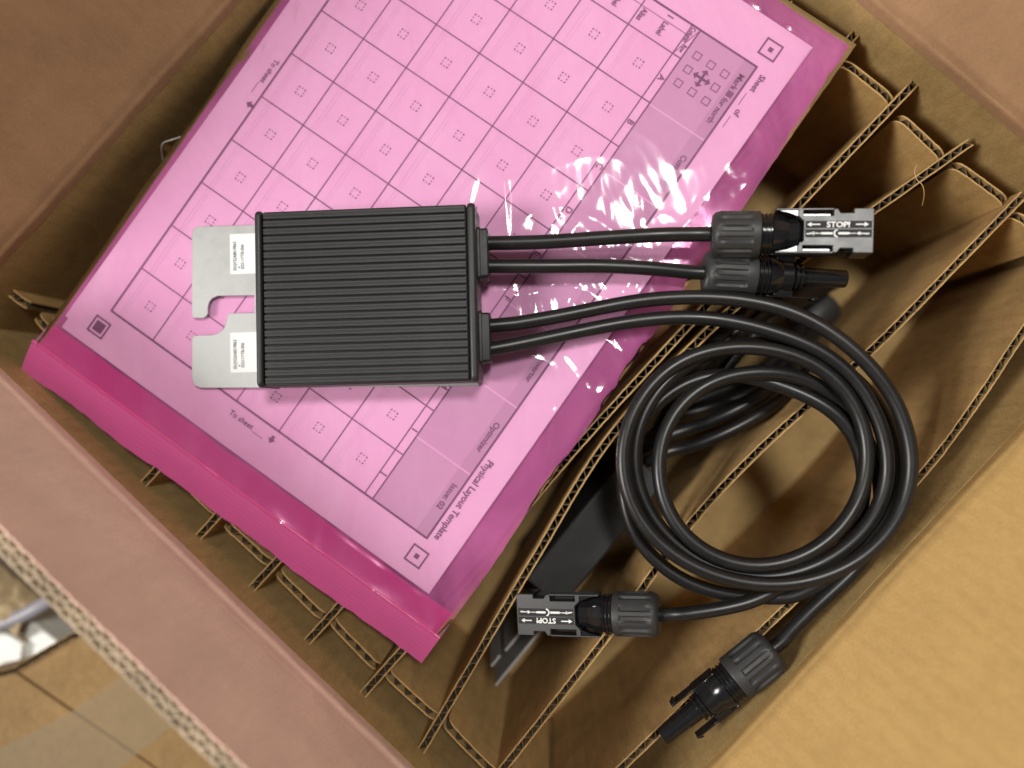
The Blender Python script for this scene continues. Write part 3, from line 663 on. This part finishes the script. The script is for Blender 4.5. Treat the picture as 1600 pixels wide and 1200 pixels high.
def relax(curves, dia, zmin, it=160):
    P0 = np.concatenate(curves); ids = np.concatenate([[k]*len(c) for k, c in enumerate(curves)]); idx = np.concatenate([np.arange(len(c)) for c in curves])
    X = P0.copy(); n = len(X)
    fix = np.zeros(n, bool)
    for k, c in enumerate(curves):
        j = np.where(ids == k)[0]; fix[j[:6]] = True; fix[j[-5:]] = True
    near = (ids[:, None] == ids[None]) & (np.abs(idx[:, None]-idx[None]) < 8)
    for _ in range(it):
        d = X[:, None]-X[None]; r = np.sqrt((d**2).sum(-1))+1e-6
        pen = np.clip(dia-r, 0, None); pen[near] = 0
        d2 = d.copy(); d2[..., 2] *= 1.6; d2[..., 2] += 0.3*np.sign(X[:, None, 2]-X[None, :, 2]+1e-3*(ids[:, None]-ids[None]))
        u = d2/(np.sqrt((d2**2).sum(-1))[..., None]+1e-6)
        mv = (u*pen[..., None]).sum(1)*0.22; mv[fix] = 0
        X += np.clip(mv, -0.7, 0.7)
        for k in range(len(curves)):
            j = np.where(ids == k)[0]; Y = X[j].copy(); Y[1:-1] += 0.25*(0.5*(X[j][:-2]+X[j][2:])-X[j][1:-1]); q = ~fix[j]; X[j[q]] = Y[q]
        q = (~fix); X[q, 2] = np.maximum(X[q, 2], zmin); X[q] += 0.004*(P0[q]-X[q])
    return [X[ids == k] for k in range(len(curves))]
def wobble(c, sd):
    d = np.arange(len(c))*3.0; f = np.clip(np.minimum(np.arange(len(c))-8, len(c)-9-np.arange(len(c)))/12, 0, 1)
    n = np.array([[nz(t*0.021, sd, k*7.1)*1.5+nz(t*0.07, sd, k*3.3)*0.45 for k in range(3)] for t in d]); return c+n*f[:, None]*np.array([1, 1, 0.5])
c3, c4 = relax([wobble(c3, 1.0), wobble(c4, 5.0)], 6.35, -1.0)
cab = []
for c in (c1, c2, c3, c4): cab.append(obj('cable', tube(catmull(c, 2.2), CR, 20), RUB, opt, smooth=60))
female(opt, F1, 'female connector with white stop marking on the short upper cable')
male(opt, M1, 'male connector with bare tube on the short lower cable')
female(opt, F2, 'female connector with upside down stop marking on the coiled cable')
male(opt, M2, 'male connector resting by the bright lower right wall')

# ------------------------------------------------------------------ the second optimizer standing in the cell below
zc = -34.0
qa, qb = P(858, 935, zc), P(1046, 706, zc); d2 = (qb-qa); d2.z = 0; d2.normalize()
rz = math.atan2(d2.y, d2.x)
o2 = thing('power_optimizer', (qa.x, qa.y, ZB), 'black optimizer stored upright in the cell under the cable coil, bracket edges showing', 'power optimizer', rotz=rz)
M0 = Matrix.Translation(Vector((qa.x, qa.y, 0))*MM) @ Matrix.Rotation(rz, 4, 'Z') @ Matrix.Rotation(math.radians(6), 4, 'X')
LB = 80.0
h2 = obj('housing', box(0, LB, -11.5, 11.5, ZB+18, zc), HOUS, o2, M0, bevel=1.2, segs=3)
obj('mounting_plate', prism([(-50, -10.0), (3, -10.0), (3, -11.6), (-50, -11.6)], ZB+18, zc-1.0), ALU, o2, M0, bevel=0.1)
obj('bracket', merge(box(-34, 2, -4.6, -3.2, ZB+30, zc-2), box(-45, -38, -4.6, -3.2, ZB+30, zc-4)), ALU, o2, M0, bevel=0.1)
def strand(pts, nm='cable'): return obj(nm, tube(catmull([tuple(P(*p)) for p in pts], 3.0), CR, 14), RUB, o2, smooth=60)
strand([(1010, 722, -40), (1042, 706, -30), (1090, 694, -24), (1150, 668, -22), (1208, 634, -26), (1250, 600, -45), (1275, 560, -80)])
strand([(1000, 705, -50), (1040, 682, -36), (1100, 662, -27), (1150, 640, -24), (1195, 614, -26), (1240, 575, -40), (1270, 520, -85)])
strand([(1008, 690, -60), (1055, 652, -48), (1110, 636, -38), (1160, 618, -36), (1205, 590, -42), (1250, 540, -65), (1275, 480, -95)])
strand([(1020, 680, -66), (1062, 640, -52), (1110, 617, -44), (1152, 600, -42), (1200, 570, -50), (1245, 520, -70), (1268, 470, -100)])
strand([(1060, 615, -44), (1090, 570, -30), (1130, 520, -22), (1165, 488, -22), (1210, 455, -40), (1250, 425, -70)])
strand([(1075, 625, -50), (1108, 580, -36), (1150, 528, -26), (1185, 494, -27), (1230, 462, -45), (1265, 430, -75)])
strand([(1090, 630, -56), (1125, 588, -42), (1170, 532, -32), (1205, 498, -34), (1245, 470, -55), (1280, 440, -85)])
for k in range(5):
    dx, dz = k*9-18, -6*k
    strand([(1035+dx*0.5, 668-dx*0.3, -58+dz), (1085+dx, 605, -34+dz), (1140+dx, 545, -26+dz*0.6), (1190+dx, 500, -26+dz*0.6), (1245+dx, 466, -40+dz), (1300+dx*0.6, 440, -72+dz*0.5)])
obj('connector_cap', lathe([(0, 4), (0.5, 9), (3, 10.5), (22, 10.5), (25, 9), (26, 4)], 32), NUT, o2, frame(P(1245, 520, -92), P(1325, 440, -95)), smooth=40)

# ------------------------------------------------------------------ small things round the edges
tb = P(262, 236, -6)
clipv = []
nn = 26; hh = 10
ribp = [(256, 262, -14), (254, 246, -9), (252, 231, -4), (254, 224, -2), (260, 221, -1.5), (285, 213, -1.5), (312, 203, -2), (345, 190, -3)]
rp = [Vector(q) for q in catmull([tuple(P(*p)) for p in ribp], 1.5)]
V, F = [], []
off = P(266, 240, -10)-P(252, 231, -4)
for i, p in enumerate(rp):
    for j in range(7):
        s = j/6; V.append(tuple(p+Vector((off.x*s*1.6+0.4*nz(i*0.2, s), off.y*s*1.2, -s*16+0.4*nz(i*0.3, s, 2)))))
for i in range(len(rp)-1):
    for j in range(6): F.append((i*7+j, i*7+j+1, (i+1)*7+j+1, (i+1)*7+j))
pk = thing('plastic_bag', P(270, 240, -20), 'clear plastic bag corner poking out beside the pink bag\'s left edge', 'plastic bag')
obj('film', (V, F), CLEAR, pk, smooth=80)
obj('rim', merge(tube(rp, 0.28, 6), tube([Vector(V[j]) for j in range(7)], 0.28, 6)), film('clear_rim', (0.8, 0.8, 0.8), (0.85, 0.85, 0.85), 0.7, 0.1), pk, smooth=60)
def hair(name, pts, r, label, colr):
    tag(obj(name, tube(catmull(zl(pts), 0.8), r, 6), colr), label, 'fibre')
FIB = plain('fibre', (0.55, 0.38, 0.18), 0.6)
hair('paper_fibre', [(1432, 258, -1), (1429, 268, 0), (1433, 281, 0.5), (1441, 289, 1), (1444, 303, -1), (1441, 321, -6)], 0.16, 'thin curled paper fibre hanging over a divider at upper right', FIB)

# outside the box: lower left corner
ZN = -66.0
def pz(l, z=ZN): return [P(x, y, z) for x, y in l]
nb = thing('cardboard_box', P(60, 1130, -140), 'second cardboard box with tape outside at the lower left corner', 'box')
q = pz([(-60, 1075), (24, 1052), (272, 1222), (240, 1330), (-120, 1330)])
obj('lid', prism([(p.x, p.y) for p in q], ZN-4, ZN), K_OUT, nb, bevel=0.4)
q = pz([(27, 1050), (118, 996), (215, 985), (420, 1190), (420, 1330), (275, 1222)])
obj('lid', prism([(p.x, p.y) for p in q], ZN-4.4, ZN-0.5), K_OUT, nb, bevel=0.4)
q = pz([(-60, 1085), (24, 1040), (118, 990), (230, 975), (430, 1190), (430, 1340), (-120, 1340)], ZN-5)
obj('wall', prism([(p.x, p.y) for p in q], -146, ZN-5), K_OUT, nb)
pth = resample(np.array([P(*p, ZN-1)[:2] for p in [(-60, 1068), (26, 1046), (70, 1020), (118, 992), (200, 975)]]), 0.9)
ca, cb_, cc = corrugated(pth, 4.0, ZN-20, lambda k: ZN+1.2+0.8*nz(k*0.2, 5.0), 77.0)
le = obj('lid_edge', merge(ca, cb_), K_OUT, nb, smooth=40); obj('fluting', cc, K_FLUTE, le, smooth=40)
TAPE = film('brown_tape', (0.96, 0.94, 0.90), (0.60, 0.50, 0.34), 0.30, 0.12, 0.15)
q = [P(*p, ZN+0.25) for p in [(-60, 1200), (112, 1112), (160, 1078), (205, 1045), (290, 1120), (200, 1190), (60, 1300)]]
obj('tape', ([tuple(p) for p in q], [(0, 1, 2, 3, 4, 5, 6)]), TAPE, nb)
WP = plain('white_plastic', (0.74, 0.75, 0.72), 0.35, 0.5, 60, 0.04)
q0, q1, q2, q3 = pz([(-75, 880), (-8, 922), (98, 1012), (-30, 1060)], -84)
wt = thing('white_tray', P(30, 980, -140), 'white moulded plastic tray outside the box at the left photo edge', 'tray')
obj('tray_body', prism([(p.x, p.y) for p in (q0, q1, q2, q3)], -146, -92), WP, wt, bevel=1.5)
q = pz([(-8, 926), (92, 1004), (72, 1022), (-30, 945)], -84); obj('rim', prism([(p.x, p.y) for p in q], -93, -84), WP, wt, bevel=1.0)
q = pz([(-8, 985), (30, 1008), (26, 1040), (-40, 1030)], -84); obj('cell', prism([(p.x, p.y) for p in q], -93, -87), WP, wt, bevel=1.0)
tag(obj('grey_cable', tube(catmull(zl([(-60, 995, -74), (-10, 978, -74), (30, 964, -74), (68, 944, -74), (110, 918, -80), (150, 890, -95)]), 2.5), 4.0, 18), plain('grey_cable', (0.30, 0.29, 0.33), 0.4), smooth=60), 'grey round cable lying across the white tray at far left', 'cable')
V, F = [], []
g = 26
a0, a1, a2 = P(-60, 838, -80), P(62, 940, -80), P(-90, 905, -80)
for i in range(g+1):
    for j in range(g+1):
        p = a0+(a1-a0)*(i/g)+(a2-a0)*(j/g); s = j/g
        V.append((p.x, p.y, -84+13*math.sin(s*math.pi)+3.0*nz(i*0.35, j*0.2, 3)+1.2*nz(i*0.9, j*0.9)))
for i in range(g):
    for j in range(g): b = i*(g+1)+j; F.append((b, b+1, b+g+2, b+g+1))
pr_ = obj('paper_wad', (V, F), plain('crumpled_paper', (0.42, 0.32, 0.19), 0.8, 0.2, 250, 0.2, 0.3), smooth=50)
so = pr_.modifiers.new('thick', 'SOLIDIFY'); so.thickness = 0.001
tag(pr_, 'crumpled beige packing paper outside the box beside the white tray', 'packing paper')
tag(obj('floor', ([(-1500, -1500, -147), (1500, -1500, -147), (1500, 1500, -147), (-1500, 1500, -147)], [(0, 1, 2, 3)]), plain('floor', (0.05, 0.05, 0.055), 0.6, 0.3, 40, 0.2)), kind='structure')
